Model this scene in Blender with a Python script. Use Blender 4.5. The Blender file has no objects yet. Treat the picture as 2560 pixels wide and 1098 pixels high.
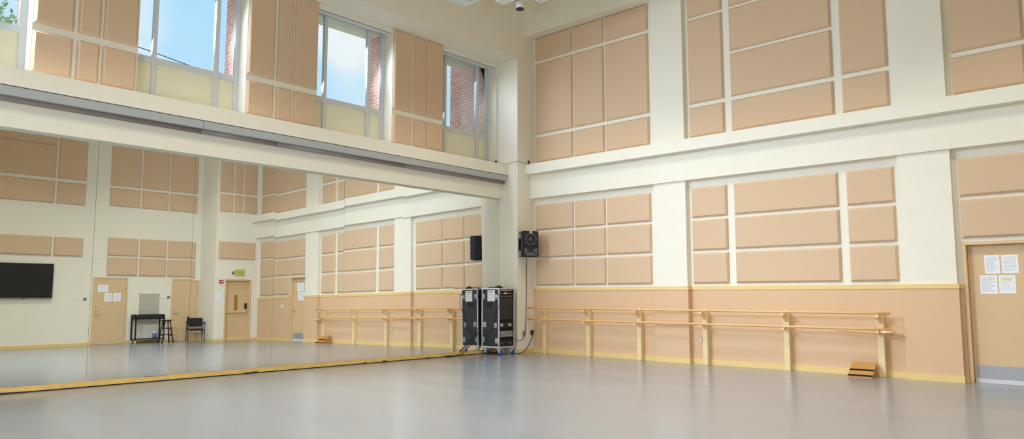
import bpy, bmesh, math, random
from mathutils import Vector, Matrix
random.seed(4)
SC = bpy.context.scene
COL = SC.collection
PI = math.pi

# ------------------------------------------------------------------ materials
def srgb(r, g, b):
    f = lambda c: (c / 255) / 12.92 if c / 255 <= 0.04045 else ((c / 255 + 0.055) / 1.055) ** 2.4
    return (f(r), f(g), f(b), 1.0)

def mat(name, col, rough=0.6, metal=0.0, spec=0.5, var=0.0, vscale=8.0, bump=0.0, bscale=200.0, stretch=None):
    m = bpy.data.materials.new(name); m.use_nodes = True
    nt = m.node_tree; N = nt.nodes; L = nt.links
    b = N['Principled BSDF']
    b.inputs['Base Color'].default_value = col
    b.inputs['Roughness'].default_value = rough
    b.inputs['Metallic'].default_value = metal
    b.inputs['Specular IOR Level'].default_value = spec
    tc = N.new('ShaderNodeTexCoord'); mp = N.new('ShaderNodeMapping')
    L.new(tc.outputs['Object'], mp.inputs['Vector'])
    if stretch: mp.inputs['Scale'].default_value = stretch
    if var > 0:
        n = N.new('ShaderNodeTexNoise'); n.inputs['Scale'].default_value = vscale; n.inputs['Detail'].default_value = 6
        L.new(mp.outputs['Vector'], n.inputs['Vector'])
        r = N.new('ShaderNodeValToRGB')
        r.color_ramp.elements[0].position = 0.3; r.color_ramp.elements[1].position = 0.7
        r.color_ramp.elements[0].color = [max(0, c * (1 - var)) for c in col[:3]] + [1]
        r.color_ramp.elements[1].color = [min(1, c * (1 + var)) for c in col[:3]] + [1]
        L.new(n.outputs['Fac'], r.inputs['Fac']); L.new(r.outputs['Color'], b.inputs['Base Color'])
    if bump > 0:
        n2 = N.new('ShaderNodeTexNoise'); n2.inputs['Scale'].default_value = bscale; n2.inputs['Detail'].default_value = 3
        L.new(mp.outputs['Vector'], n2.inputs['Vector'])
        bp = N.new('ShaderNodeBump'); bp.inputs['Strength'].default_value = bump; bp.inputs['Distance'].default_value = 0.01
        L.new(n2.outputs['Fac'], bp.inputs['Height']); L.new(bp.outputs['Normal'], b.inputs['Normal'])
    return m

def floor_mat():
    m = bpy.data.materials.new('dance_floor_vinyl'); m.use_nodes = True
    nt = m.node_tree; N = nt.nodes; L = nt.links; b = N['Principled BSDF']
    tc = N.new('ShaderNodeTexCoord')
    mp = N.new('ShaderNodeMapping'); mp.inputs['Scale'].default_value = (0.35, 1.6, 1); mp.inputs['Rotation'].default_value = (0, 0, 0.75)
    L.new(tc.outputs['Object'], mp.inputs['Vector'])
    n = N.new('ShaderNodeTexNoise'); n.inputs['Scale'].default_value = 0.9; n.inputs['Detail'].default_value = 1.5
    L.new(mp.outputs['Vector'], n.inputs['Vector'])
    r = N.new('ShaderNodeValToRGB')
    r.color_ramp.elements[0].position = 0.3; r.color_ramp.elements[1].position = 0.72
    r.color_ramp.elements[0].color = FLOOR0; r.color_ramp.elements[1].color = FLOOR1
    L.new(n.outputs['Fac'], r.inputs['Fac']); L.new(r.outputs['Color'], b.inputs['Base Color'])
    b.inputs['Roughness'].default_value = 0.21
    b.inputs['Specular IOR Level'].default_value = 0.45
    return m

def fabric_mat(name, col):
    m = mat(name, col, 0.9, 0, 0.15, 0.035, 60.0, 0.12, 700.0)
    return m

def brick_mat():
    m = bpy.data.materials.new('red_brickwork'); m.use_nodes = True
    nt = m.node_tree; N = nt.nodes; L = nt.links; b = N['Principled BSDF']; b.inputs['Roughness'].default_value = 0.9
    tc = N.new('ShaderNodeTexCoord'); sp = N.new('ShaderNodeSeparateXYZ'); cb = N.new('ShaderNodeCombineXYZ')
    ad = N.new('ShaderNodeMath'); ad.operation = 'ADD'
    L.new(tc.outputs['Object'], sp.inputs['Vector'])
    L.new(sp.outputs['X'], ad.inputs[0]); L.new(sp.outputs['Y'], ad.inputs[1])
    L.new(ad.outputs['Value'], cb.inputs['X']); L.new(sp.outputs['Z'], cb.inputs['Y'])
    br = N.new('ShaderNodeTexBrick'); br.inputs['Scale'].default_value = 1.0
    br.inputs['Brick Width'].default_value = 0.2; br.inputs['Row Height'].default_value = 0.075
    br.inputs['Mortar Size'].default_value = 0.006
    br.inputs['Color1'].default_value = srgb(226, 150, 132); br.inputs['Color2'].default_value = srgb(238, 180, 164)
    br.inputs['Mortar'].default_value = srgb(250, 232, 222)
    L.new(cb.outputs['Vector'], br.inputs['Vector']); L.new(br.outputs['Color'], b.inputs['Base Color'])
    return m

def glass_mat():
    m = bpy.data.materials.new('window_glass'); m.use_nodes = True
    nt = m.node_tree; N = nt.nodes; L = nt.links
    N.remove(N['Principled BSDF']); out = N['Material Output']
    t = N.new('ShaderNodeBsdfTransparent'); t.inputs['Color'].default_value = (0.96, 0.985, 0.98, 1)
    g = N.new('ShaderNodeBsdfGlossy'); g.inputs['Roughness'].default_value = 0.0
    f = N.new('ShaderNodeFresnel'); f.inputs['IOR'].default_value = 1.35
    mx = N.new('ShaderNodeMixShader')
    L.new(f.outputs['Fac'], mx.inputs['Fac']); L.new(t.outputs['BSDF'], mx.inputs[1]); L.new(g.outputs['BSDF'], mx.inputs[2])
    L.new(mx.outputs['Shader'], out.inputs['Surface'])
    return m

FLOOR0 = srgb(134, 140, 148); FLOOR1 = srgb(140, 145, 151)
M = {}
M['cream'] = mat('cream_wall_paint', srgb(236, 231, 216), 0.75, 0, 0.25, 0.012, 3.0, 0.03, 300)
M['ceiling'] = mat('ceiling_paint', srgb(226, 218, 190), 0.85, 0, 0.2)
M['white'] = mat('white_pilaster_paint', srgb(240, 238, 226), 0.75, 0, 0.25)
M['fabric'] = fabric_mat('tan_panel_fabric', srgb(215, 186, 155))
M['wainscot'] = mat('tan_fibreboard', srgb(219, 184, 148), 0.85, 0, 0.2, 0.035, 70.0, 0.08, 250)
M['yellow'] = mat('yellow_trim_paint', srgb(230, 200, 134), 0.5, 0, 0.4, 0.02, 5)
M['worn_shaded'] = mat('worn_shaded_baseboard', srgb(222, 186, 110), 0.55, 0, 0.4, 0.10, 9)  # same yellow paint, darkened for its shade as well as its wear
M['blackgap'] = mat('black_gap_fill', srgb(16, 15, 14), 0.8)  # black filler for shaded gaps, also rack slots and interior
M['floor'] = floor_mat()
M['mirror'] = mat('silvered_mirror', (0.87, 0.89, 0.86, 1), 0.0, 1.0)
M['mirror_edge'] = mat('mirror_edge_glass', srgb(60, 72, 66), 0.3)
M['alu'] = mat('window_aluminium', srgb(208, 212, 214), 0.45, 0.0, 0.5)
M['spandrel'] = mat('cream_spandrel', srgb(234, 228, 200), 0.6)
M['glass'] = glass_mat()
M['brick'] = brick_mat()
M['stone'] = mat('precast_lintel', srgb(244, 230, 200), 0.85, 0, 0.2, 0.06, 4)
M['casing'] = mat('grey_casing_metal', srgb(172, 177, 178), 0.45, 0.0, 0.5)
M['casing2'] = mat('taupe_roller_casing', srgb(150, 138, 132), 0.5, 0.0, 0.5)
M['shade'] = mat('white_shade_box', srgb(228, 228, 218), 0.55)
M['beech'] = mat('pale_barre_paint', srgb(231, 208, 160), 0.5, 0, 0.4, 0.03, 10)
M['rail'] = mat('varnished_rail_wood', srgb(228, 176, 114), 0.35, 0, 0.5, 0.12, 12, 0, 0, (1.5, 20, 20))
M['pinewood'] = mat('varnished_plywood', srgb(180, 134, 74), 0.5, 0, 0.4, 0.06, 6, 0, 0, (2, 12, 12))
M['plyedge'] = mat('plywood_edge', srgb(206, 160, 86), 0.6, 0, 0.3, 0.08, 20)
M['grip'] = mat('black_grip_tape', srgb(38, 30, 24), 0.9, 0, 0.2)
M['doorpaint'] = mat('tan_door_paint', srgb(218, 188, 146), 0.5, 0, 0.4, 0.01, 3)
M['framepaint'] = mat('tan_door_frame_paint', srgb(222, 192, 148), 0.45, 0, 0.4)
M['steel'] = mat('brushed_steel', srgb(172, 173, 178), 0.5, 0.4, 0.4, 0.04, 30, 0, 0, (1, 1, 40))
M['chrome'] = mat('chrome', srgb(205, 208, 212), 0.2, 0.9)
M['paper'] = mat('white_paper', srgb(243, 244, 250), 0.8, 0, 0.2)
M['ink'] = mat('grey_ink', srgb(206, 207, 217), 0.8, 0, 0.2)
M['redink'] = mat('red_ink', srgb(226, 128, 108), 0.8, 0, 0.2)
M['hilite'] = mat('yellow_highlighter', srgb(228, 222, 120), 0.8, 0, 0.2)
M['black'] = mat('black_plastic', srgb(30, 31, 34), 0.5, 0, 0.4, 0, 0, 0.05, 400)
M['softblack'] = mat('black_speaker_mesh', srgb(44, 45, 48), 0.7, 0, 0.3, 0, 0, 0.2, 900)
M['cone'] = mat('grey_speaker_cone', srgb(72, 73, 76), 0.5, 0, 0.4)
M['horn'] = mat('dark_grey_horn', srgb(88, 90, 98), 0.4, 0, 0.5)
M['laminate'] = mat('black_case_laminate', srgb(44, 46, 52), 0.5, 0, 0.4, 0.04, 40)
M['rackblack'] = mat('rack_unit_black', srgb(36, 30, 29), 0.5, 0, 0.4)
M['caseedge'] = mat('case_edge_aluminium', srgb(206, 208, 214), 0.35, 0.5)
M['latch'] = mat('zinc_latch', srgb(198, 208, 214), 0.3, 0.5)
M['blue'] = mat('blue_wheel', srgb(28, 70, 150), 0.5)
M['led_red'] = mat('red_button', srgb(190, 60, 60), 0.4)
M['led_white'] = mat('white_display', srgb(235, 232, 226), 0.4)
M['rackgrey'] = mat('grey_amplifier', srgb(104, 108, 118), 0.4, 0.2)
M['cord'] = mat('black_cord', srgb(26, 25, 25), 0.6)
M['outlet'] = mat('outlet_plate_tan', srgb(196, 160, 108), 0.5)
M['outlet_dark'] = mat('outlet_plate_brown', srgb(104, 84, 58), 0.5)
M['outlet_steel'] = mat('outlet_plate_steel', srgb(172, 174, 172), 0.35, 0.3)
M['plate_white'] = mat('white_switch_plate', srgb(238, 238, 236), 0.5)
M['screen'] = mat('tv_glass', srgb(24, 25, 28), 0.12, 0, 0.5, 0.1, 3)
M['tvtrim'] = mat('tv_silver_trim', srgb(150, 155, 160), 0.3, 0.6)
M['board'] = mat('grey_pin_board', srgb(186, 184, 168), 0.8, 0, 0.2, 0.05, 4, 0, 0, (1, 1, 14))
M['boardframe'] = mat('pinkish_board_edge', srgb(206, 186, 172), 0.6)
M['green'] = mat('dark_green_sign', srgb(18, 62, 48), 0.5)
M['exitbox'] = mat('exit_sign_housing', srgb(206, 182, 110), 0.5)
M['exitgreen'] = mat('exit_sign_green', srgb(96, 196, 30), 0.5)
M['exitface'] = mat('exit_sign_face', srgb(206, 206, 104), 0.5)
M['strobe'] = mat('red_alarm', srgb(166, 40, 40), 0.4)
M['wired'] = mat('amber_wired_glass', srgb(168, 122, 40), 0.25)
M['darkwood'] = mat('dark_stool_wood', srgb(52, 34, 30), 0.45, 0, 0.4, 0.15, 12)
M['chairmesh'] = mat('black_chair_fabric', srgb(34, 34, 38), 0.8)
M['label_y'] = mat('yellow_label', srgb(214, 160, 50), 0.6)
M['can'] = mat('purple_blue_label', srgb(108, 92, 190), 0.4, 0, 0.5, 0.5, 14)
M['can_white'] = mat('white_lid', srgb(226, 226, 236), 0.4)
M['leaf'] = mat('tree_leaves', srgb(200, 214, 160), 0.8, 0, 0.2, 0.35, 1.5)
M['bark'] = mat('tree_bark', srgb(110, 96, 80), 0.9, 0, 0.2, 0.2, 6)
M['fixture'] = mat('white_fixture_enamel', srgb(228, 232, 228), 0.5)
M['lens'] = mat('fixture_lens', srgb(206, 216, 206), 0.5)
M['red'] = mat('small_red_plastic', srgb(206, 92, 84), 0.5)
M['bounce_ground'] = mat('pale_bounce_ground', srgb(206, 200, 186), 0.9, 0, 0.1, 0.08, 0.6)  # unseen ground, made pale to bounce light onto lintel and brick
M['drum'] = mat('white_drum_skin', srgb(226, 220, 206), 0.5)

# ------------------------------------------------------------------ mesh helpers
def bm_new(): return bmesh.new()

def add_box(bm, x0, y0, z0, x1, y1, z1, bev=0.0, seg=2):
    x0, x1 = min(x0, x1), max(x0, x1); y0, y1 = min(y0, y1), max(y0, y1); z0, z1 = min(z0, z1), max(z0, z1)
    vs = [bm.verts.new(p) for p in ((x0,y0,z0),(x1,y0,z0),(x1,y1,z0),(x0,y1,z0),(x0,y0,z1),(x1,y0,z1),(x1,y1,z1),(x0,y1,z1))]
    fs = [bm.faces.new([vs[i] for i in q]) for q in ((0,3,2,1),(4,5,6,7),(0,1,5,4),(1,2,6,5),(2,3,7,6),(3,0,4,7))]
    if bev > 0:
        es = list({e for f in fs for e in f.edges})
        bmesh.ops.bevel(bm, geom=es, offset=bev, segments=seg, affect='EDGES', profile=0.5)
    return bm

def box(x0, y0, z0, x1, y1, z1, bev=0.0): return add_box(bm_new(), x0, y0, z0, x1, y1, z1, bev)

def add_cyl(bm, p0, p1, r0, r1=None, n=20, caps=True):
    r1 = r0 if r1 is None else r1
    p0 = Vector(p0); p1 = Vector(p1); d = (p1 - p0).normalized()
    a = d.orthogonal().normalized(); b = d.cross(a)
    A = []; B = []
    for i in range(n):
        t = 2 * PI * i / n; o = a * math.cos(t) + b * math.sin(t)
        A.append(bm.verts.new(p0 + o * r0)); B.append(bm.verts.new(p1 + o * r1))
    for i in range(n):
        j = (i + 1) % n; f = bm.faces.new((A[i], A[j], B[j], B[i])); f.smooth = True
    if caps: bm.faces.new(A[::-1]); bm.faces.new(B)
    return bm

def add_tube(bm, pts, r, n=8, sub=6):
    P = [Vector(p) for p in pts]
    if sub > 1 and len(P) > 2:   # Catmull-Rom
        Q = []
        E = [P[0] * 2 - P[1]] + P + [P[-1] * 2 - P[-2]]
        for i in range(1, len(E) - 2):
            for k in range(sub):
                t = k / sub; a, b, c, d = E[i-1], E[i], E[i+1], E[i+2]
                Q.append(0.5 * ((2*b) + (c-a)*t + (2*a-5*b+4*c-d)*t*t + (3*b-a-3*c+d)*t**3))
        Q.append(P[-1]); P = Q
    prev = None; ring0 = None; up = None
    for i, p in enumerate(P):
        d = (P[min(i+1, len(P)-1)] - P[max(i-1, 0)]).normalized()
        if up is None: up = d.orthogonal().normalized()
        up = (up - d * up.dot(d)); up = up.normalized() if up.length > 1e-6 else d.orthogonal().normalized()
        s = d.cross(up)
        ring = [bm.verts.new(p + (up * math.cos(2*PI*k/n) + s * math.sin(2*PI*k/n)) * r) for k in range(n)]
        if prev:
            for k in range(n):
                f = bm.faces.new((prev[k], prev[(k+1) % n], ring[(k+1) % n], ring[k])); f.smooth = True
        else: ring0 = ring
        prev = ring
    bm.faces.new(ring0[::-1]); bm.faces.new(prev)
    return bm

def add_prism(bm, poly, axis, a0, a1):
    """extrude a polygon (2-D) along axis 'x','y','z'"""
    def p3(u, v, a): return {'x': (a, u, v), 'y': (u, a, v), 'z': (u, v, a)}[axis]
    A = [bm.verts.new(p3(u, v, a0)) for u, v in poly]; B = [bm.verts.new(p3(u, v, a1)) for u, v in poly]
    n = len(poly)
    bm.faces.new(A[::-1]); bm.faces.new(B)
    for i in range(n):
        j = (i + 1) % n; bm.faces.new((A[i], A[j], B[j], B[i]))
    bmesh.ops.recalc_face_normals(bm, faces=bm.faces)
    return bm

def add_lathe(bm, prof, n=28, axis='z', c=(0, 0, 0)):
    rings = []
    for r, h in prof:
        ring = []
        for i in range(n):
            t = 2 * PI * i / n; u, v = r * math.cos(t), r * math.sin(t)
            p = {'z': (u, v, h), 'y': (u, h, v), 'x': (h, u, v)}[axis]
            ring.append(bm.verts.new((p[0] + c[0], p[1] + c[1], p[2] + c[2])))
        rings.append(ring)
    for a, b in zip(rings, rings[1:]):
        for i in range(n):
            j = (i + 1) % n; f = bm.faces.new((a[i], a[j], b[j], b[i])); f.smooth = True
    bm.faces.new(rings[0][::-1]); bm.faces.new(rings[-1])
    bmesh.ops.recalc_face_normals(bm, faces=bm.faces)
    return bm

def obj(name, bm, m, parent=None, loc=(0, 0, 0), rz=0.0):
    me = bpy.data.meshes.new(name)
    bmesh.ops.recalc_face_normals(bm, faces=bm.faces)
    bm.to_mesh(me); bm.free()
    me.materials.append(m)
    o = bpy.data.objects.new(name, me); COL.objects.link(o)
    if parent: o.parent = parent
    o.location = loc; o.rotation_euler = (0, 0, rz)
    return o

def tag(o, label, cat, group=None, kind=None):
    o['label'] = label; o['category'] = cat
    if group: o['group'] = group
    if kind: o['kind'] = kind
    return o

def thing(name, label, cat, loc=(0, 0, 0), rz=0.0, group=None, kind=None):
    o = bpy.data.objects.new(name, None); COL.objects.link(o)
    o.empty_display_size = 0.1; o.location = loc; o.rotation_euler = (0, 0, rz)
    return tag(o, label, cat, group, kind)

def struct(name, bm, m, label, cat): return tag(obj(name, bm, m), label, cat, None, 'structure')

# wall frames: local x along the wall (seen from the room), local -y into the room
def on_wall(w, s, z, off=0.0):
    off += 0.0012
    if w == 'R': return (s, -off, z), 0.0
    if w == 'L': return (XPIER + off, s, z), PI / 2
    if w == 'C': return (off, s, z), PI / 2          # corner column face x = 0
    if w == 'B': return (XB - off, s, z), -PI / 2
    if w == 'E': return (XE - off, s, z), -PI / 2

# ------------------------------------------------------------------ dimensions (metres)
XB = 13.30          # wall with the two plain doors
XE = 12.10          # wall with the exit door
YE = -1.62          # end of the exit-door wall
XPIER = -0.656      # front of window piers
XM = -0.59          # mirror plane
YN = -16.2          # near wall behind the photographer
ZC = 9.2            # ceiling
P1 = (3.39, 4.127); P2 = (8.04, 8.80); PD = 0.107
WIN_R = [-0.62, -3.85, -7.11, -10.38, -13.64]     # right-hand edge of each window
WW = 1.82

# ------------------------------------------------------------------ room shell
struct('floor', box(-0.62, YN, -0.12, 13.9, 0.4, 0.0), M['floor'], 'shiny pale grey vinyl dance floor', 'floor')
struct('ceiling', box(-1.4, YN - 0.2, ZC, 13.6, 0.4, ZC + 0.15), M['ceiling'], 'cream ceiling high above the studio', 'ceiling')

# right wall: recessed bays, pilasters, beam, ledge, soffit
DX0, DX1, DZ = 8.925, 9.805, 2.13
b = bm_new()
add_box(b, 0, 0, 0, DX0 - 0.03, 0.25, ZC); add_box(b, DX1 + 0.03, 0, 0, XE + 0.2, 0.25, ZC); add_box(b, DX0 - 0.03, 0, DZ + 0.03, DX1 + 0.03, 0.25, ZC)
add_box(b, P1[0], -PD, 0, P1[1], 0, 7.9); add_box(b, P2[0], -PD, 0, P2[1], 0, 7.9)
add_box(b, 0, -0.153, 3.663, XE, 0, 4.3)
add_box(b, 0, -0.329, 4.231, XE, 0, 4.47)
add_box(b, 0, -0.315, 7.66, XE, 0, ZC)
struct('wall_right', b, M['cream'], 'cream wall with pilasters, ledge and acoustic panel bays', 'wall')
# corner column
struct('wall_corner', box(-1.4, -0.6, 0, 0, 0.25, ZC), M['cream'], 'cream square column in the room corner beside the mirror', 'wall')

# mirror wall: backing, beam, ledge, piers, upper wall
b = bm_new()
add_box(b, -1.4, YN, 0, -0.64, -0.6, 3.664)
add_box(b, -1.4, YN, 3.664, -0.483, -0.6, 4.213)
add_box(b, -1.4, YN, 4.213, -0.311, -0.6, 4.468)
add_box(b, -1.4, YN, 7.04, 0, -0.6, ZC)
for i in range(1, 5):
    add_box(b, -1.4, WIN_R[i], 4.46, XPIER, WIN_R[i - 1] - WW + 0.0 + (0.012 if False else 0), 7.05)
add_box(b, -1.4, -0.645, 4.46, XPIER, -0.6, 7.05)
add_box(b, -1.4, YN, 4.46, XPIER, WIN_R[4] - WW, 7.05)
struct('wall_left', b, M['cream'], 'cream mirror wall with window niches above a ledge', 'wall')
# piers outside in brick, lintel
b = bm_new()
for i in range(0, 5):
    hi = WIN_R[i]; lo = WIN_R[i + 1] - 0.0 if i < 4 else YN
for i in range(1, 5):
    add_box(b, -1.46, WIN_R[i] - 0.0, 3.0, -1.4, WIN_R[i - 1] - WW, 7.0)
    add_box(b, -1.46, WIN_R[i] - 0.012, 4.6, -1.03, WIN_R[i] + 0.0, 7.0)
add_box(b, -2.3, -0.665, 3.0, -1.03, -0.25, 9.4)
struct('wall_outside', b, M['brick'], 'red brick facade and wing outside the windows', 'wall')
struct('trim_lintel', box(-1.5, YN, 6.975, -1.03, -0.25, 7.6), M['stone'], 'pale stone lintel soffit outside over the windows', 'trim')

# rear wall with two doors, return, exit-door wall, near wall
EY0, EY1 = -1.215, -0.345
b = bm_new()
add_box(b, XB, YN, 0, XB + 0.25, YE, ZC)
add_box(b, XE, YE, 0, XE + 0.3, EY0 - 0.03, ZC); add_box(b, XE, EY1 + 0.03, 0, XE + 0.3, 0.25, ZC); add_box(b, XE, EY0 - 0.03, DZ + 0.03, XE + 0.3, EY1 + 0.03, ZC)
add_box(b, XE + 0.3, YE, 0, XB + 0.25, YE + 0.2, ZC)
struct('wall_rear', b, M['cream'], 'cream rear wall with television and doors, seen in the mirror', 'wall')
struct('wall_near', box(-1.4, YN - 0.25, 0, XB + 0.25, YN, ZC), M['cream'], 'plain cream wall behind the photographer', 'wall')

# wainscot, chair rail, baseboards of the right wall (wrap the pilasters)
def wrap(z0, z1, t, dx=0.0):
    bb = bm_new()
    for x0, x1, y in ((0, P1[0] - t, 0), (P1[0] - t, P1[1] + t, -PD), (P1[1] + t, P2[0] - t, 0), (P2[0] - t, P2[1] + t, -PD), (P2[1] + t, DX0 - 0.055, 0), (DX1 + 0.055, XE, 0)):
        add_box(bb, x0, y - t, z0, x1, 0.0 if y == 0 else 0.0, z1)
    return bb
struct('trim_wainscot', wrap(0.05, 1.46, 0.02), M['wainscot'], 'tan fibreboard wainscot along the barre wall', 'wainscot')
struct('trim_chair_rail', wrap(1.452, 1.524, 0.03), M['yellow'], 'yellow chair rail capping the tan wainscot', 'trim')
struct('baseboard_right', wrap(0.0, 0.1, 0.032), M['yellow'], 'yellow baseboard along the barre wall', 'baseboard')
struct('baseboard_corner', box(0, -0.6, 0, 0.014, -0.034, 0.1), M['yellow'], 'yellow baseboard on the corner column', 'baseboard')
b = bm_new(); add_box(b, XM - 0.06, YN, 0.014, XM + 0.022, -0.6, 0.086, 0.003)
bl = struct('baseboard_left', b, M['worn_shaded'], 'worn, shade-darkened yellow baseboard under the mirrors', 'baseboard')
for y0, y1, h0, h1 in ((-10.56, -10.18, 0.028, 0.018), (-8.62, -8.24, 0.078, 0.084), (-7.0, -6.72, 0.022, 0.034), (-4.52, -4.42, 0.03, 0.032), (-4.05, -3.9, 0.04, 0.028), (-2.9, -2.72, 0.024, 0.02)):
    b = bm_new(); zb = 0.014 if h0 < 0.06 else 0.086
    add_prism(b, [(y0, zb), (y0 + 0.03, h0), ((y0 + y1) / 2, (h0 + h1) / 2 + 0.002), (y1 - 0.02, h1), (y1, zb)], 'x', XM + 0.0215, XM + 0.0228)
    obj('chipped_patch', b, M['bark'], bl)
obj('gap_shade_strip', box(XM - 0.04, YN, 0.0, XM + 0.018, -0.6, 0.014), M['blackgap'], bl)  # black strip painting the shadow gap under the baseboard
b = bm_new()
for y0, y1 in ((YN, -5.065), (-4.02, -2.57)): add_box(b, XB - 0.016, y0, 0, XB, y1, 0.1)
struct('baseboard_rear', b, M['yellow'], 'yellow baseboard on the rear wall, seen in mirror', 'baseboard')
b = bm_new()
add_box(b, XE - 0.016, YE, 0, XE, EY0 - 0.055, 0.1); add_box(b, XE - 0.016, EY1 + 0.055, 0, XE, -0.034, 0.1)
add_box(b, XE - 0.016, YE - 0.016, 0, XB - 0.02, YE, 0.1)
struct('baseboard_exit', b, M['yellow'], 'yellow baseboard beside the exit door, seen in mirror', 'baseboard')

# ------------------------------------------------------------------ mirror panes (2 tiers x 7 seen columns)
SE = [-0.602] + [-2.07 - 1.4715 * i for i in range(7)]
TILT = [(.0145, -.008), (.0105, -.0065), (.0095, -.0045), (.0112, -.0017), (.0100, -.0016), (.0090, -.001), (.0095, -.0006)]
TIERD = [(0.0, 0.0), (-.0015, .002), (.0006, -.0004), (-.0014, .0014), (.0004, -.0004), (-.0002, 0.0), (.0, .0)]
ORD = ['first', 'second', 'third', 'fourth', 'fifth', 'sixth', 'seventh']
ZS = 1.89
for k in range(7):
    y1, y0 = SE[k] - 0.002, SE[k + 1] + 0.002
    a, bt = TILT[k]
    for tier in (0, 1):
        z0, z1 = ((0.088, ZS - 0.0004), (ZS + 0.0004, 3.662))[tier]
        aa = a + TIERD[k][tier]; yc = (y0 + y1) / 2
        X = lambda y, z: XM - bt * (y - yc) - aa * (z - ZS)
        bm = bm_new(); t = 0.006
        o0 = Vector((XM, yc, z0))
        V = [bm.verts.new(Vector((X(y, z) - d, y, z)) - o0) for d in (0, t) for y, z in ((y0, z0), (y1, z0), (y1, z1), (y0, z1))]
        for q in ((0, 1, 2, 3), (7, 6, 5, 4), (0, 4, 5, 1), (1, 5, 6, 2), (2, 6, 7, 3), (3, 7, 4, 0)): bm.faces.new([V[i] for i in q])
        o = obj('mirror_pane', bm, M['mirror'], None, o0)
        o.data.materials.append(M['mirror_edge'])
        for p in o.data.polygons:
            if abs(p.normal.x) < 0.9: p.material_index = 1
        tag(o, '%s tier wall mirror pane, %s counted from the room corner' % (('lower', 'upper')[tier], ORD[k]), 'mirror', 'wall mirror panes')

# ------------------------------------------------------------------ acoustic panels
def panel_bm(w, h, t=0.05, ins=0.034):
    bm = bm_new()
    loops = []
    for d, i in ((0.0, 0.0), (-0.016, 0.0), (-0.022, 0.002), (-(t - 0.003), ins - 0.006), (-t, ins)):
        loops.append([bm.verts.new((sx * (w / 2 - i), d, sz * (h / 2 - i))) for sx, sz in ((-1, -1), (1, -1), (1, 1), (-1, 1))])
    for a, c in zip(loops, loops[1:]):
        for i in range(4): bm.faces.new((a[i], a[(i + 1) % 4], c[(i + 1) % 4], c[i]))
    bm.faces.new(loops[0][::-1]); bm.faces.new(loops[-1])
    return bm

def panel(w, s0, s1, z0, z1, label, group):
    loc, rz = on_wall(w, (s0 + s1) / 2, (z0 + z1) / 2)
    return tag(obj('acoustic_panel', panel_bm(abs(s1 - s0), z1 - z0), M['fabric'], None, loc, rz), label, 'acoustic panel', group)

LOW = [(1.58, 2.182, 'bottom'), (2.238, 2.845, 'middle'), (2.90, 3.50, 'top')]
CA = [(0.07, 1.209, 'left'), (1.255, 2.10, 'centre'), (2.145, 3.265, 'right')]
UPA = [(4.55, 5.16, 'bottom'), (5.24, 7.005, 'tall middle'), (7.08, 7.655, 'top')]
for x0, x1, c in CA:
    for z0, z1, r in LOW:
        panel('R', x0, x1, z0, z1, 'tan acoustic panel, %s row %s, of the nine beside the wall loudspeaker' % (r, c), 'panels beside the loudspeaker')
    for z0, z1, r in UPA:
        panel('R', x0, x1, z0, z1, 'tan acoustic panel, %s row %s, in the high bay above the loudspeaker' % (r, c), 'panels high above the loudspeaker')
CB = [(4.22, 4.975, 'narrow left'), (5.125, 7.055, 'wide centre'), (7.20, 7.955, 'narrow right')]
for x0, x1, c in CB:
    for z0, z1, r in LOW:
        panel('R', x0, x1, z0, z1, 'tan acoustic panel, %s row, %s, of nine between pilasters above the barre' % (r, c), 'panels above the barre')
    if 'wide' in c: rows = [(4.55, 5.16, 'bottom'), (5.24, 6.105, 'second'), (6.16, 7.02, 'third'), (7.072, 7.65, 'topmost')]
    else: rows = [(4.55, 5.16, 'bottom'), (5.24, 7.01, 'tall second'), (7.066, 7.65, 'top')]
    for z0, z1, r in rows:
        panel('R', x0, x1, z0, z1, 'tan acoustic panel, %s row, %s, high bay above the barre' % (r, c), 'panels high above the barre')
CC = [(8.89, 9.86, 'nearest the pilaster'), (9.91, 10.72, 'centre'), (10.77, 11.93, 'nearest the exit corner')]
for i, (x0, x1, c) in enumerate(CC):
    for z0, z1, r in LOW:
        if i == 0 and r == 'bottom': continue
        panel('R', x0, x1, z0, z1, 'tan acoustic panel, %s row, %s, in the bay over the papered door' % (r, c), 'panels over the papered door')
    for z0, z1, r in UPA[:2]:
        panel('R', x0, x1, z0, z1, 'tan acoustic panel, %s row, %s, high bay above the papered door' % (r, c), 'panels high above the papered door')
PN = {1: 'pier beside the brick-view window', 2: 'pier left of the cloud-view window', 3: 'pier left of the wide blue-sky window'}
for i in (1, 2, 3):
    y0, y1 = WIN_R[i], WIN_R[i - 1] - WW
    for c0, c1, c in ((0.012, 0.525, 'left'), (0.585, 0.89, 'narrow middle'), (0.935, 1.425, 'right')):
        for z0, z1, r in ((4.55, 5.165, 'lower'), (5.28, 7.02, 'tall upper')):
            panel('L', y0 + c0, y0 + c1, z0, z1, '%s %s tan acoustic panel on the %s' % (r, c, PN[i]), 'panels on the window piers')
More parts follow.
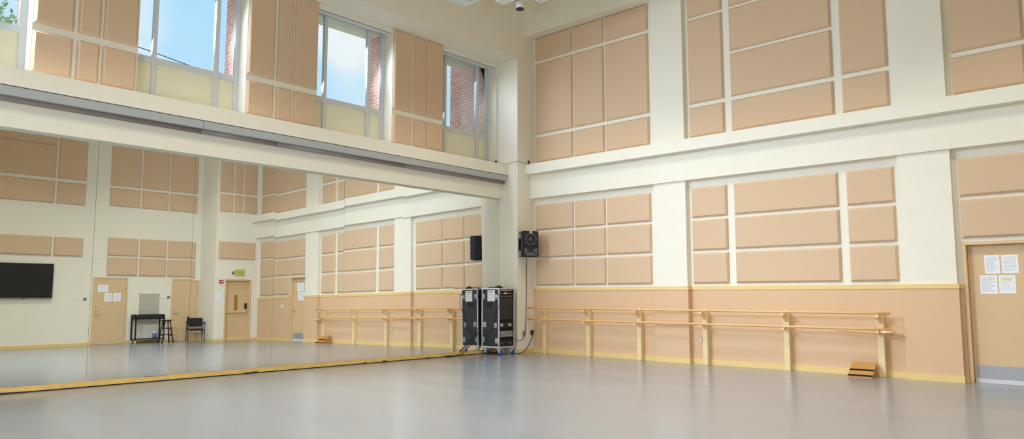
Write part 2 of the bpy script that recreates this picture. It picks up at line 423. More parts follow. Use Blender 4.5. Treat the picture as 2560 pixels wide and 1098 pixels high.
# rear wall (seen in the mirror)
for y0, y1, c in ((-4.69, -3.74, 'left'), (-3.68, -2.81, 'centre'), (-2.755, -1.81, 'right')):
    for z0, z1, r in LOW[1:]:
        panel('B', y0, y1, z0, z1, 'mirrored tan acoustic panel, %s row %s, over the two plain doors' % ({'middle': 'lower', 'top': 'upper'}[r], c), 'panels over the plain doors')
    for z0, z1, r in UPA[:2]:
        panel('B', y0, y1, z0, z1, 'mirrored tan acoustic panel, high %s row %s, far above plain doors' % (r, c), 'panels high over the plain doors')
for y0, y1, c in ((-8.2, -6.29, 'wide'), (-6.225, -5.41, 'narrow')):
    panel('B', y0, y1, 2.845, 3.44, 'mirrored tan acoustic panel, %s one directly above the television' % c, 'panels over the television')
    panel('B', y0, y1, 4.5, 5.2, 'mirrored tan acoustic panel, %s one in lower high row above television' % c, 'panels high over the television')
    if c == 'wide':
        panel('B', y0, y1, 5.3, 6.345, 'mirrored wide tan acoustic panel, middle of the high stack over television', 'panels high over the television')
        panel('B', y0, y1, 6.36, 7.0, 'mirrored wide tan acoustic panel, topmost over the television', 'panels high over the television')
    else:
        panel('B', y0, y1, 5.3, 7.0, 'mirrored narrow tall tan acoustic panel high over the television', 'panels high over the television')
panel('E', -1.53, -0.18, 2.865, 3.485, 'mirrored tan acoustic panel alone above the exit sign', 'panels over the exit door')
for y0, y1, c in ((-1.55, -1.07, 'left'), (-1.01, -0.72, 'narrow centre'), (-0.66, -0.16, 'right')):
    for z0, z1, r in UPA[:2]:
        panel('E', y0, y1, z0, z1, 'mirrored tan acoustic panel, %s row %s, high over the exit door' % (r, c), 'panels high over the exit door')

# ------------------------------------------------------------------ windows
XW = -0.95
WN = ['tall window beside the corner with brick wall outside', 'second window from the corner with cloud outside',
      'third window from the corner showing plain blue sky', 'fourth window from the corner showing a tree', 'fifth window from the corner behind the frame']
for i, yR in enumerate(WIN_R):
    t = thing('window_%d' % (i + 1), WN[i], 'window', (XW, yR, 4.468), 0, None, 'structure')
    Z = lambda z: z - 4.468
    b = bm_new()
    if i == 0: yr = -0.025
    else: yr = 0.0
    ml, mr = -1.465, -0.415
    for c0, c1 in ((-WW, -WW + 0.07), (ml - 0.035, ml + 0.035), (mr - 0.04, mr + 0.04), (yr - 0.085, yr)):
        add_box(b, -0.05, c0, 0, 0.03, c1, Z(7.04), 0.004)
    for z0, z1 in ((5.165, 5.27), (6.955, 7.04), (4.468, 4.5)):
        add_box(b, -0.048, -WW, Z(z0), 0.026, yr, Z(z1), 0.003)
    obj('window_frame', b, M['alu'], t)
    for c0, c1 in ((-WW + 0.07, ml - 0.035), (ml + 0.035, mr - 0.04), (mr + 0.04, yr - 0.085)):
        obj('glass_pane', box(-0.03, c0 - 0.01, Z(5.265), -0.024, c1 + 0.01, Z(6.96)), M['glass'], t)
        obj('spandrel_panel', box(-0.046, c0 - 0.01, Z(4.49), -0.01, c1 + 0.01, Z(5.17)), M['spandrel'], t)
    # roller shade box
    if i < 2:
        s = thing('roller_shade_box', 'white roller shade box across the top of the %s' % ('brick-view corner window', 'cloud-view window')[i], 'shade box', (-0.70, yR - WW / 2, 6.92), PI / 2, 'window shade boxes')
        b = bm_new(); add_box(b, -WW / 2 + 0.004, -0.04, 0, WW / 2 - (0.032 if i == 0 else 0.004), 0.13, 0.118, 0.006); obj('housing', b, M['shade'], s)
        b = bm_new(); add_box(b, -WW / 2 + 0.04, -0.03, -0.012, WW / 2 - 0.06, -0.015, 0.003); obj('hem_bar', b, M['casing2'], s)

# small red clip boxes at the foot of the piers
for i, w in ((1, 'beside the cloud-view window'), (2, 'beside the blue-sky window')):
    tag(obj('clip_box', box(-0.02, -0.015, 0, 0.02, 0.015, 0.06, 0.005), M['red'], None, (XPIER + 0.03, WIN_R[i] + 0.0, 4.469)), 'tiny red plastic box at the pier foot %s' % w, 'sensor', 'red boxes on the ledge')

# ------------------------------------------------------------------ grey screen casing under the ledge
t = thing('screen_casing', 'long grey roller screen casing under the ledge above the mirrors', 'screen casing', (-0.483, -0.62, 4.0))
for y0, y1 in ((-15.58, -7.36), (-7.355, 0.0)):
    obj('shadow_gap_strip', box(0.001, y0, 0.2035, 0.155, y1, 0.2125), M['blackgap'], t)  # black strip standing in for the shaded gap below the ledge
    obj('cover', box(0.001, y0, 0.075, 0.165, y1, 0.203, 0.004), M['casing'], t)
for y0, y1 in ((-15.58, -7.37), (-7.36, -5.985), (-5.975, -3.075), (-3.065, -0.02)):
    b = bm_new(); add_cyl(b, (0.047, y0, 0.05), (0.047, y1, 0.05), 0.045, None, 20); add_box(b, 0.001, y0, 0.03, 0.05, y1, 0.08)
    obj('roller_tube', b, M['casing2'], t)

# ------------------------------------------------------------------ paper sheets
def sheet(loc, rz, w, h, label, cat='paper', lines=9, head=None, hil=0, group=None, tilt=0.0, seed=0):
    rnd = random.Random(seed)
    t = thing('paper_sheet', label, cat, loc, rz, group)
    t.rotation_euler = (0, tilt, rz)
    obj('sheet', box(-w / 2, -0.0015, -h / 2, w / 2, 0, h / 2), M['paper'], t)
    b = bm_new()
    n = lines
    for i in range(n):
        z = h / 2 - h * (0.12 + 0.8 * i / n)
        x1 = w / 2 - w * rnd.choice((0.1, 0.12, 0.14, 0.35))
        add_box(b, -w / 2 + w * 0.1, -0.0022, z - 0.0035, x1, -0.0014, z + 0.0035)
    obj('text_lines', b, M['ink'], t)
    if head:
        b = bm_new(); add_box(b, -w * 0.3, -0.0026, h / 2 - h * 0.17, w * 0.3, -0.0014, h / 2 - h * 0.09); obj('heading', b, M[head], t)
    if hil:
        b = bm_new()
        for i in range(hil): add_box(b, -w * 0.3, -0.0026, h / 2 - h * (0.2 + 0.07 * i), w * (0.2 + 0.1 * (i % 2)), -0.0014, h / 2 - h * (0.165 + 0.07 * i))
        obj('highlighting', b, M['hilite'], t)
    return t

# ------------------------------------------------------------------ doors
def frame_bm(x0, x1, zt, face=0.05, d0=-0.018, d1=0.25):
    b = bm_new()
    add_box(b, x0 - face, d0, 0, x0 + 0.0, d1, zt); add_box(b, x1, d0, 0, x1 + face, d1, zt)
    add_box(b, x0 - face, d0, zt, x1 + face, d1, zt + face)
    return b
def lever(parent, x, z, y, side):
    b = bm_new(); add_cyl(b, (x, y, z), (x, y - 0.012, z), 0.028); add_cyl(b, (x, y - 0.01, z), (x, y - 0.055, z), 0.01)
    add_tube(b, [(x, y - 0.05, z), (x + side * 0.06, y - 0.052, z), (x + side * 0.13, y - 0.048, z - 0.004)], 0.009)
    obj('lever_handle', b, M['chrome'], parent)
    b = bm_new(); add_cyl(b, (x, y, z + 0.1), (x, y - 0.014, z + 0.1), 0.022); obj('lock_cylinder', b, M['chrome'], parent)

d = thing('door_1', 'tan door with four papers and steel kick plate, at right', 'door', (0, 0, 0), 0, None, 'structure')
b = frame_bm(DX0, DX1, DZ); add_box(b, DX0, 0.125, 0, DX0 + 0.016, 0.25, DZ); add_box(b, DX1 - 0.016, 0.125, 0, DX1, 0.25, DZ); add_box(b, DX0, 0.125, DZ - 0.016, DX1, 0.25, DZ)
obj('door_frame', b, M['framepaint'], d)
obj('door_leaf', box(DX0 + 0.003, 0.08, 0.008, DX1 - 0.003, 0.124, DZ - 0.004, 0.002), M['doorpaint'], d)
b = bm_new(); add_box(b, DX0 + 0.03, 0.076, 0.072, DX1 - 0.03, 0.0805, 0.27); obj('kick_plate', b, M['steel'], d)
b = bm_new(); add_box(b, DX0 + 0.01, 0.058, 0.004, DX1 - 0.01, 0.08, 0.068, 0.004)
for i in range(6): add_cyl(b, (DX0 + 0.1 + i * 0.14, 0.059, 0.045), (DX0 + 0.1 + i * 0.14, 0.055, 0.045), 0.005, None, 8)
obj('door_sweep', b, M['alu'], d)
lever(d, DX1 - 0.07, 1.0, 0.08, -1)
b = bm_new(); add_box(b, DX0, 0.0, -0.02, DX1, 0.25, 0.006); obj('threshold', b, M['steel'], d)
PY = 0.0795
sheet((9.245, -PY * -1 - 0.0, 1.82), 0, 0.2, 0.285, 'printed paper, upper left of the four on the right-hand door', seed=1, lines=14, group='papers on the right-hand door').location.y = PY
sheet((9.475, PY, 1.82), 0, 0.212, 0.28, 'printed paper, upper right of the four on the right-hand door', seed=2, lines=11, group='papers on the right-hand door', tilt=-0.01)
sheet((9.185, PY, 1.51), 0, 0.226, 0.283, 'printed paper, lower left of the four on the right-hand door', seed=3, lines=15, group='papers on the right-hand door')
sheet((9.425, PY, 1.512), 0, 0.213, 0.275, 'paper with yellow highlighter, lower right on the right-hand door', seed=4, lines=8, hil=3, group='papers on the right-hand door')

# two plain doors on the rear wall (local x = -y)
def rear_door(n, y0, y1, label, hside):
    loc, rz = on_wall('B', (y0 + y1) / 2, 0.0)
    d = thing('door_%d' % n, label, 'door', loc, rz, None, 'structure'); w = abs(y1 - y0) / 2 - 0.05
    obj('door_frame', frame_bm(-w, w, DZ, 0.05, -0.03, 0.0), M['framepaint'], d)
    obj('door_leaf', box(-w + 0.003, -0.018, 0.008, w - 0.003, 0.0, DZ - 0.003, 0.002), M['doorpaint'], d)
    lever(d, hside * (w - 0.07), 0.97, -0.018, -hside)
    for z in (0.3, 1.07, 1.85):
        b = bm_new(); add_cyl(b, (-hside * (w + 0.002), -0.034, z - 0.05), (-hside * (w + 0.002), -0.034, z + 0.05), 0.009); obj('hinge', b, M['chrome'], d)
    return d
d2 = rear_door(2, -5.06, -4.02, 'plain tan door with three papers, seen in the mirror', 1)
rear_door(3, -2.575, -1.65, 'plain tan door behind the black chair, seen in mirror', 1)
b = bm_new(); add_cyl(b, (-0.07, -0.018, 0.34), (-0.07, -0.022, 0.34), 0.012); obj('door_stop', b, M['chrome'], d2)
G = 'papers on the plain door'
for y, z, w, h, s, nm in ((-4.765, 1.81, 0.31, 0.235, 5, 'landscape'), (-4.605, 1.525, 0.22, 0.28, 6, 'upright left-hand'), (-4.34, 1.53, 0.235, 0.28, 7, 'upright right-hand')):
    loc, rz = on_wall('B', y, z, 0.0185)
    sheet(loc, rz, w, h, '%s paper on the plain door, seen in the mirror' % nm, seed=s, lines=6 if w > 0.3 else 10, group=G)

# exit door with panic bar
loc, rz = on_wall('E', (EY0 + EY1) / 2, 0.0)
d = thing('door_4', 'tan exit door with panic bar and narrow glass, seen in mirror', 'door', loc, rz, None, 'structure'); w = (EY1 - EY0) / 2
obj('door_frame', frame_bm(-w, w, DZ, 0.05, -0.02, 0.3), M['framepaint'], d)
obj('door_leaf', box(-w + 0.003, 0.13, 0.01, w - 0.003, 0.175, DZ - 0.005), M['doorpaint'], d)
obj('vision_glass', box(-0.05 - 0.01, 0.122, 1.08, 0.06, 0.131, 1.62, 0.003), M['wired'], d)
b = bm_new(); add_box(b, -w + 0.06, 0.06, 0.995, w - 0.04, 0.1, 1.06, 0.006); add_box(b, -w + 0.05, 0.09, 0.98, -w + 0.13, 0.132, 1.075); add_box(b, w - 0.1, 0.09, 0.98, w - 0.02, 0.132, 1.075)
obj('panic_bar', b, M['framepaint'], d)
b = bm_new(); add_box(b, -w + 0.035, 0.085, 1.12, -w + 0.115, 0.131, 1.33, 0.02); obj('alarm_box', b, M['black'], d)
b = bm_new(); add_cyl(b, (-w + 0.075, 0.09, 1.05), (-w + 0.075, 0.06, 1.02), 0.02); obj('key_switch', b, M['chrome'], d)
obj('kick_panel', box(-w + 0.03, 0.124, 0.05, w - 0.03, 0.131, 0.17), M['yellow'], d)
obj('threshold', box(-w, 0.0, -0.02, w, 0.3, 0.008), M['steel'], d)

# ------------------------------------------------------------------ text helper
def text_bm(s, size, depth=0.002):
    cu = bpy.data.curves.new('tmp', 'FONT'); cu.body = s; cu.size = size; cu.extrude = depth; cu.align_x = 'CENTER'; cu.align_y = 'CENTER'
    o = bpy.data.objects.new('tmp', cu); COL.objects.link(o)
    me = bpy.data.meshes.new_from_object(o)
    COL.objects.unlink(o); bpy.data.objects.remove(o); bpy.data.curves.remove(cu)
    bm = bm_new(); bm.from_mesh(me); bpy.data.meshes.remove(me)
    bmesh.ops.rotate(bm, verts=bm.verts, cent=(0, 0, 0), matrix=Matrix.Rotation(PI / 2, 3, 'X'))
    return bm
def shift(bm, v): bmesh.ops.translate(bm, verts=bm.verts, vec=v); return bm

# exit sign, sounder, strobe, notice by the exit door
loc, rz = on_wall('E', -0.735, 2.415)
t = thing('exit_sign', 'green exit sign above the exit door, seen in mirror', 'exit sign', loc, rz)
obj('housing', box(-0.17, -0.04, -0.11, 0.17, 0, 0.11, 0.006), M['exitbox'], t)
obj('face', box(-0.125, -0.043, -0.08, 0.125, -0.039, 0.08), M['exitface'], t)
obj('lettering', shift(text_bm('EXIT', 0.15), (0, -0.046, 0)), M['exitgreen'], t)
loc, rz = on_wall('E', -0.98, 2.405)
t = thing('door_sounder', 'small black box left of the exit sign, seen in mirror', 'sensor', loc, rz)
obj('body', box(-0.03, -0.05, -0.045, 0.03, 0, 0.045, 0.008), M['black'], t)
obj('lens', box(-0.012, -0.053, 0.0, 0.012, -0.049, 0.03), M['led_white'], t)
loc, rz = on_wall('E', -1.405, 2.09)
t = thing('alarm_strobe', 'red fire alarm strobe left of the exit door', 'fire alarm', loc, rz)
obj('body', box(-0.07, -0.05, -0.06, 0.07, 0, 0.06, 0.008), M['strobe'], t)
obj('flash_lens', box(-0.045, -0.062, -0.025, 0.045, -0.049, 0.012, 0.005), M['led_white'], t)
loc, rz = on_wall('E', -1.49, 1.55)
sheet(loc, rz, 0.2, 0.28, 'pale notice on the wall left of the exit door', seed=9, lines=7)

# room signs
for y, z, lab in ((-5.355, 1.485, 'small white and green room sign beside the papered plain door'), (-2.755, 1.52, 'small white and green room sign beside the door behind the chair')):
    loc, rz = on_wall('B', y, z)
    t = thing('room_sign', lab, 'sign', loc, rz, 'room signs')
    obj('white_plate', box(-0.13, -0.01, -0.035, 0.15, 0, 0.035), M['plate_white'], t)
    obj('green_plate', box(-0.13 + 0.0, -0.012, -0.035, -0.04, 0, 0.035), M['green'], t)
    b = bm_new()
    for i in range(2): add_box(b, -0.12, -0.0135, 0.008 - i * 0.02, -0.055, -0.0115, 0.014 - i * 0.02)
    obj('lettering', b, M['plate_white'], t)
# television
loc, rz = on_wall('B', -7.16, 1.51)
t = thing('television', 'large black television on the rear wall, seen in mirror', 'television', loc, rz)
obj('screen_body', box(-0.95, -0.09, 0.012, 0.95, -0.03, 1.07, 0.006), M['black'], t)
obj('screen_glass', box(-0.935, -0.092, 0.03, 0.935, -0.088, 1.055), M['screen'], t)
obj('bottom_trim', box(-0.95, -0.094, 0.0, 0.95, -0.03, 0.014), M['tvtrim'], t)
obj('sensor_bump', box(-0.22, -0.095, -0.018, -0.17, -0.06, 0.004), M['black'], t)
obj('wall_bracket', box(-0.3, -0.03, 0.35, 0.3, 0, 0.75), M['black'], t)
# grey board
loc, rz = on_wall('B', -3.305, 1.26)
t = thing('pin_board', 'grey ribbed board on the wall above the black cart', 'pin board', loc, rz)
obj('board', box(-0.31, -0.02, -0.375, 0.31, 0, 0.375), M['board'], t)
b = bm_new()
for x0, x1 in ((-0.325, -0.308), (0.308, 0.325)): add_box(b, x0, -0.026, -0.38, x1, 0, 0.385)
add_box(b, -0.325, -0.026, 0.37, 0.325, 0, 0.385)
obj('edging', b, M['boardframe'], t)

# ------------------------------------------------------------------ cart, tub, stool, chair (seen in the mirror)
t = thing('rolling_cart', 'black open rolling cart with a shallow top tray, seen in mirror', 'cart', (13.02, -3.42, 0), -PI / 2)
hw, hd = 0.47, 0.2
b = bm_new(); add_box(b, -hw, -hd, 0.79, hw, -hd + 0.02, 0.95); add_box(b, -hw, hd - 0.02, 0.79, hw, hd, 0.95); add_box(b, -hw, -hd, 0.79, -hw + 0.02, hd, 0.95); add_box(b, hw - 0.02, -hd, 0.79, hw, hd, 0.95); add_box(b, -hw, -hd, 0.79, hw, hd, 0.805)
obj('top_tray', b, M['black'], t)
obj('lower_shelf', box(-hw, -hd, 0.13, hw, hd, 0.155), M['black'], t)
for sx in (-1, 1):
    for sy in (-1, 1):
        x, y = sx * (hw - 0.02), sy * (hd - 0.02)
        obj('leg', box(x - 0.02, y - 0.02, 0.1, x + 0.02, y + 0.02, 0.8), M['black'], t)
        c = obj('caster', box(x - 0.012, y - 0.02, 0.055, x + 0.012, y + 0.02, 0.105), M['chrome'], t)
        b = bm_new(); add_cyl(b, (x - 0.014, y, 0.042), (x + 0.014, y, 0.042), 0.042); obj('wheel', b, M['can_white'], c)
obj('yellow_sticker', box(hw - 0.1, -hd - 0.001, 0.925, hw - 0.02, -hd + 0.003, 0.948), M['label_y'], t)
t = thing('plastic_tub', 'purple and blue tub with white lid on the cart shelf', 'tub', (13.0, -3.2, 0.1565))
b = bm_new(); add_lathe(b, [(0.058, 0), (0.062, 0.01), (0.062, 0.16), (0.058, 0.17)]); obj('body', b, M['can'], t)
b = bm_new(); add_lathe(b, [(0.063, 0.168), (0.065, 0.172), (0.065, 0.205), (0.06, 0.212)]); obj('lid', b, M['can_white'], t)

t = thing('bar_stool', 'dark wooden round-top stool beside the black cart', 'stool', (12.56, -3.0, 0))
b = bm_new(); add_lathe(b, [(0.14, 0.715), (0.165, 0.72), (0.17, 0.735), (0.165, 0.752), (0.14, 0.757)]); obj('seat', b, M['darkwood'], t)
LG = []
for k in range(4):
    an = PI / 4 + k * PI / 2; c, s = math.cos(an), math.sin(an)
    LG.append((c, s))
    b = bm_new(); add_cyl(b, (c * 0.25, s * 0.25, 0), (c * 0.11, s * 0.11, 0.72), 0.022, 0.02); obj('leg', b, M['darkwood'], t)
for z in (0.24, 0.45):
    for k in range(4):
        f = 0.25 - 0.14 * z / 0.72; a, c = LG[k], LG[(k + 1) % 4]
        b = bm_new(); add_cyl(b, (a[0] * f, a[1] * f, z + 0.03 * (k % 2)), (c[0] * f, c[1] * f, z + 0.03 * (k % 2)), 0.012, None, 10); obj('rung', b, M['darkwood'], t)

t = thing('arm_chair', 'black stacking chair with arms in front of a plain door', 'chair', (12.76, -1.95, 0), -PI / 2 + 0.3)
b = bm_new(); add_box(b, -0.23, -0.24, 0.42, 0.23, 0.2, 0.47, 0.018); obj('seat', b, M['chairmesh'], t)
b = bm_new(); add_box(b, -0.22, 0.19, 0.54, 0.22, 0.225, 0.84, 0.02); obj('backrest', b, M['chairmesh'], t)
for s in (-1, 1):
    b = bm_new(); add_tube(b, [(s * 0.26, -0.26, 0), (s * 0.26, -0.25, 0.42), (s * 0.26, -0.235, 0.62), (s * 0.265, -0.19, 0.66), (s * 0.265, 0.0, 0.665), (s * 0.255, 0.2, 0.63)], 0.0125); obj('front_leg', b, M['black'], t)
    b = bm_new(); add_tube(b, [(s * 0.25, 0.3, 0), (s * 0.245, 0.24, 0.42), (s * 0.235, 0.215, 0.6), (s * 0.23, 0.215, 0.82)], 0.0125); obj('rear_leg', b, M['black'], t)
    b = bm_new(); add_box(b, s * 0.265 - 0.025, -0.2, 0.662, s * 0.265 + 0.025, 0.1, 0.69, 0.01); obj('arm_pad', b, M['black'], t)
b = bm_new(); add_cyl(b, (-0.255, -0.1, 0.415), (0.255, -0.1, 0.415), 0.012); add_cyl(b, (-0.25, 0.2, 0.415), (0.25, 0.2, 0.415), 0.012); obj('seat_rail', b, M['black'], t)

# ------------------------------------------------------------------ equipment rack
RX0, RX1, RY0, RY1, RZ0, RZ1 = -0.515, 0.03, -1.27, -0.73, 0.163, 1.51
t = thing('equipment_rack', 'black wheeled flight-case equipment rack in the corner beside the mirror', 'equipment rack', ((RX0 + RX1) / 2, (RY0 + RY1) / 2, 0))
W2, D2 = (RX1 - RX0) / 2, (RY1 - RY0) / 2
b = bm_new()                                       # shell open to +x
add_box(b, -W2 + 0.006, -D2 + 0.006, RZ0 + 0.006, W2 - 0.01, -D2 + 0.02, RZ1 - 0.006)
add_box(b, -W2 + 0.006, D2 - 0.02, RZ0 + 0.006, W2 - 0.01, D2 - 0.006, RZ1 - 0.006)
add_box(b, -W2 + 0.006, -D2 + 0.006, RZ0 + 0.006, -W2 + 0.02, D2 - 0.006, RZ1 - 0.006)
add_box(b, -W2 + 0.006, -D2 + 0.006, RZ1 - 0.02, W2 - 0.01, D2 - 0.006, RZ1 - 0.006)
add_box(b, -W2 + 0.006, -D2 + 0.006, RZ0 + 0.006, W2 - 0.01, D2 - 0.006, RZ0 + 0.02)
obj('case_body', b, M['laminate'], t)
b = bm_new(); e = 0.03
for sx in (-1, 1):
    for sy in (-1, 1):
        add_box(b, sx * W2, sy * D2, RZ0 + e, sx * (W2 - (e if sx < 0 else 0.02)), sy * (D2 - e), RZ1 - e, 0.003)
for z0, z1 in ((RZ0, RZ0 + e), (RZ1 - e, RZ1)):
    for sy in (-1, 1): add_box(b, -W2, sy * D2, z0, W2, sy * (D2 - e), z1, 0.003)
    for sx in (-1, 1): add_box(b, sx * W2, -D2 + e, z0, sx * (W2 - 0.02), D2 - e, z1, 0.003)
obj('edge_profile', b, M['caseedge'], t)
for x, z in ((-W2 + 0.055, 1.32), (W2 - 0.06, 1.315), (-W2 + 0.1, 0.68), (W2 - 0.11, 0.67), (-W2 + 0.05, 0.34), (W2 - 0.06, 0.325)):
    b = bm_new()
    for q in ((-0.046, -0.056, -0.034, 0.056), (0.034, -0.056, 0.046, 0.056), (-0.046, 0.044, 0.046, 0.056), (-0.046, -0.056, 0.046, -0.044)):
        add_box(b, x + q[0], -D2 - 0.004, z + q[1], x + q[2], -D2 + 0.008, z + q[3], 0.002)
    l = obj('latch', b, M['latch'], t)
    b = bm_new(); add_box(b, x - 0.036, -D2 - 0.001, z - 0.046, x + 0.036, -D2 + 0.007, z + 0.046); obj('latch_dish', b, M['rackgrey'], l)
    b = bm_new(); add_box(b, x - 0.022, -D2 - 0.008, z - 0.008, x + 0.024, -D2, z + 0.024, 0.004); obj('latch_key', b, M['latch'], l)
b = bm_new()
for x in (-0.10, -0.02, 0.03): add_box(b, x - 0.009, -D2 - 0.001, 1.085, x + 0.009, -D2 + 0.008, 1.175)
obj('lid_slots', b, M['blackgap'], t)
# equipment facing +x
UN = [('receiver', 1.425, 1.485, 'rackblack'), ('mixer', 1.355, 1.42, 'rackblack'), ('cd_player', 1.29, 1.35, 'rackblack'), ('blank_panel', 1.07, 1.285, 'laminate'), ('blank_panel', 0.80, 1.065, 'laminate'),
      ('power_amplifier', 0.60, 0.745, 'rackblack'), ('crossover', 0.40, 0.54, 'rackgrey'), ('power_strip', 0.20, 0.33, 'rackblack')]
obj('rack_interior', box(-W2 + 0.05, -D2 + 0.03, RZ0 + 0.03, W2 - 0.05, D2 - 0.03, RZ1 - 0.03), M['blackgap'], t)
for nm, z0, z1, mm in UN:
    u = obj(nm, box(W2 - 0.09, -D2 + 0.035, z0, W2 - 0.028, D2 - 0.035, z1, 0.003), M[mm], t)
    b = bm_new(); b_r = bm_new(); xf = W2 - 0.028; zc = (z0 + z1) / 2
    if nm == 'receiver':
        for i in range(7): add_cyl(b, (xf, -0.17 + i * 0.055, zc), (xf + 0.012, -0.17 + i * 0.055, zc), 0.011, None, 12)
        add_box(b_r, xf, -0.01, zc - 0.012, xf + 0.008, 0.03, zc + 0.012)
        obj('red_button', b_r, M['led_red'], u); obj('knob', b, M['led_white'], u)
    elif nm == 'mixer':
        add_box(b, xf, -0.07, zc - 0.01, xf + 0.003, 0.05, zc + 0.016); obj('display', b, M['led_white'], u)
        for i in range(6): add_cyl(b_r, (xf, -0.2 + i * 0.022 + (0.25 if i > 2 else 0), zc), (xf + 0.01, -0.2 + i * 0.022 + (0.25 if i > 2 else 0), zc), 0.007, None, 10)
        obj('knob', b_r, M['casing'], u)
    elif nm == 'cd_player':
        for y in (-0.17, -0.02, 0.1): add_box(b, xf, y, zc - 0.006, xf + 0.003, y + 0.07, zc + 0.008)
        obj('display', b, M['casing2'], u); b_r.free()
    elif nm == 'power_amplifier':
        for y in (-0.17, 0.1): add_cyl(b, (xf, y, zc), (xf + 0.02, y, zc), 0.033, None, 16); add_box(b, xf, y + 0.045, zc - 0.03, xf + 0.006, y + 0.075, zc + 0.03)
        obj('connector', b, M['casing'], u); b_r.free()
    elif nm == 'crossover':
        for i in range(4): add_box(b, xf, -D2 + 0.06, z0 + 0.02 + i * 0.03, xf + 0.004, D2 - 0.06, z0 + 0.03 + i * 0.03)
        obj('grille_bar', b, M['caseedge'], u); b_r.free()
    elif nm == 'power_strip':
        for y in (-0.14, 0.1, 0.15): add_cyl(b, (xf, y, zc), (xf + 0.01, y, zc), 0.02, None, 14)
        obj('knob', b, M['rackgrey'], u); b_r.free()
    else: b.free(); b_r.free()
for sx in (-1, 1):
    for sy in (-1, 1):
        x, y = sx * (W2 - 0.06), sy * (D2 - 0.07)
        c = bm_new(); add_box(c, x - 0.05, y - 0.045, RZ0 - 0.012, x + 0.05, y + 0.045, RZ0)
        add_prism(c, [(x - 0.02, RZ0 - 0.01), (x + 0.03, RZ0 - 0.01), (x + 0.048, 0.05), (x + 0.022, 0.045)], 'y', y - 0.028, y - 0.022)
        add_prism(c, [(x - 0.02, RZ0 - 0.01), (x + 0.03, RZ0 - 0.01), (x + 0.048, 0.05), (x + 0.022, 0.045)], 'y', y + 0.022, y + 0.028)
        cc = obj('caster', c, M['can_white'], t)
        b = bm_new(); add_lathe(b, [(0.04, y - 0.02), (0.05, y - 0.012), (0.05, y + 0.012), (0.04, y + 0.02)], 20, 'y', (x + 0.035, 0, 0.05)); obj('wheel', b, M['blue'], cc)
loc = ((RX0 + RX1) / 2 - 0.0 + 0.03, RY0 + 0.0055, 1.335)
sheet(loc, 0, 0.235, 0.25, 'white notice with red heading taped to the equipment rack', seed=11, lines=6, head='redink')
t = thing('power_adapter', 'small black adapter box on top of the equipment rack', 'adapter', (-0.08, -1.14, 1.51))
b = bm_new(); add_box(b, -0.09, -0.06, 0, 0.06, 0.06, 0.03, 0.008); add_box(b, -0.05, -0.04, 0.028, 0.03, 0.04, 0.055, 0.01); obj('body', b, M['black'], t)
b = bm_new(); add_tube(b, [(-0.09, 0, 0.015), (-0.16, 0.02, 0.012), (-0.26, -0.03, 0.015), (-0.36, 0.01, 0.009)], 0.008); obj('lead', b, M['cord'], t)
t = bm_new(); add_tube(t, [(RX1 - 0.03, RY0 - 0.018, 1.36), (RX1 + 0.005, RY0 - 0.03, 1.39), (RX1 + 0.04, RY0 - 0.018, 1.30), (RX1 + 0.035, RY0 - 0.018, 1.1), (RX1 - 0.06, RY0 - 0.018, 0.95), (RX1 - 0.16, RY0 - 0.018, 0.62), (RX1 - 0.34, RY0 - 0.018, 0.47)], 0.006)
tag(obj('looped_cord', t, M['cord']), 'thin black cord looped over the front edge of the rack', 'cord')
t = thing('power_cable', 'black cable from the rack to a plug by the mirror baseboard', 'cable', (-0.54, -1.9, 0))
b = bm_new(); add_tube(b, [(0.012, 0.95, 0.62), (0.008, 0.62, 0.58), (0.012, 0.45, 0.40), (0.02, 0.16, 0.18), (0.02, -0.02, 0.05), (0.012, -0.16, 0.02), (0.012, -0.28, 0.02)], 0.008); obj('cord', b, M['cord'], t)
b = bm_new(); add_tube(b, [(0.012, 0.95, 0.55), (0.008, 0.6, 0.5), (0.03, 0.42, 0.34), (0.04, 0.1, 0.10), (0.05, -0.04, 0.02), (0.03, -0.28, 0.015)], 0.007); obj('second_cord', b, M['cord'], t)
b = bm_new(); add_box(b, -0.006, -0.46, 0, 0.045, -0.26, 0.03, 0.008); obj('plug', b, M['black'], t)

# ------------------------------------------------------------------ loudspeaker on the column
SPX, SPY, SPZ, SPR = 0.245, -0.489, 2.535, PI / 2 - 0.5
t = thing('loudspeaker', 'black loudspeaker bracketed to the corner column', 'loudspeaker', (SPX, SPY, SPZ), SPR)
w, h = 0.195, 0.30
b = bm_new()
add_prism(b, [(-w, -0.15), (w, -0.15), (w, -0.02), (w * 0.62, 0.16), (-w * 0.62, 0.16), (-w, -0.02)], 'z', -h, h)
bmesh.ops.bevel(b, geom=list(b.edges), offset=0.016, segments=2, affect='EDGES')
obj('cabinet', b, M['black'], t)
b = bm_new(); add_box(b, -w + 0.03, -0.158, -0.05, w - 0.03, -0.145, h - 0.03, 0.01); obj('grille', b, M['softblack'], t)
b = bm_new(); add_lathe(b, [(0.14, -0.158), (0.14, -0.166), (0.125, -0.166), (0.12, -0.158)], 36, 'y', (0, 0, 0.105)); obj('woofer_ring', b, M['horn'], t)
b = bm_new(); add_lathe(b, [(0.052, -0.158), (0.05, -0.166), (0.03, -0.171), (0.0005, -0.172)], 28, 'y', (0, 0, 0.105)); obj('woofer_dome', b, M['cone'], t)
b = bm_new(); add_box(b, -w + 0.03, -0.156, -h + 0.02, w - 0.03, -0.148, -0.075, 0.004); hz = obj('horn_panel', b, M['softblack'], t)
b = bm_new()
for s in (-1, 1): add_prism(b, [(s * 0.06, -0.16), (s * (w - 0.04), -0.085), (s * (w - 0.04), -0.25), (s * 0.09, -0.20)], 'y', -0.163, -0.155)
add_prism(b, [(-0.15, -0.275), (0.15, -0.275), (0.10, -0.225), (0.04, -0.195), (-0.04, -0.195), (-0.10, -0.225)], 'y', -0.163, -0.155)
obj('horn_flare', b, M['horn'], t)
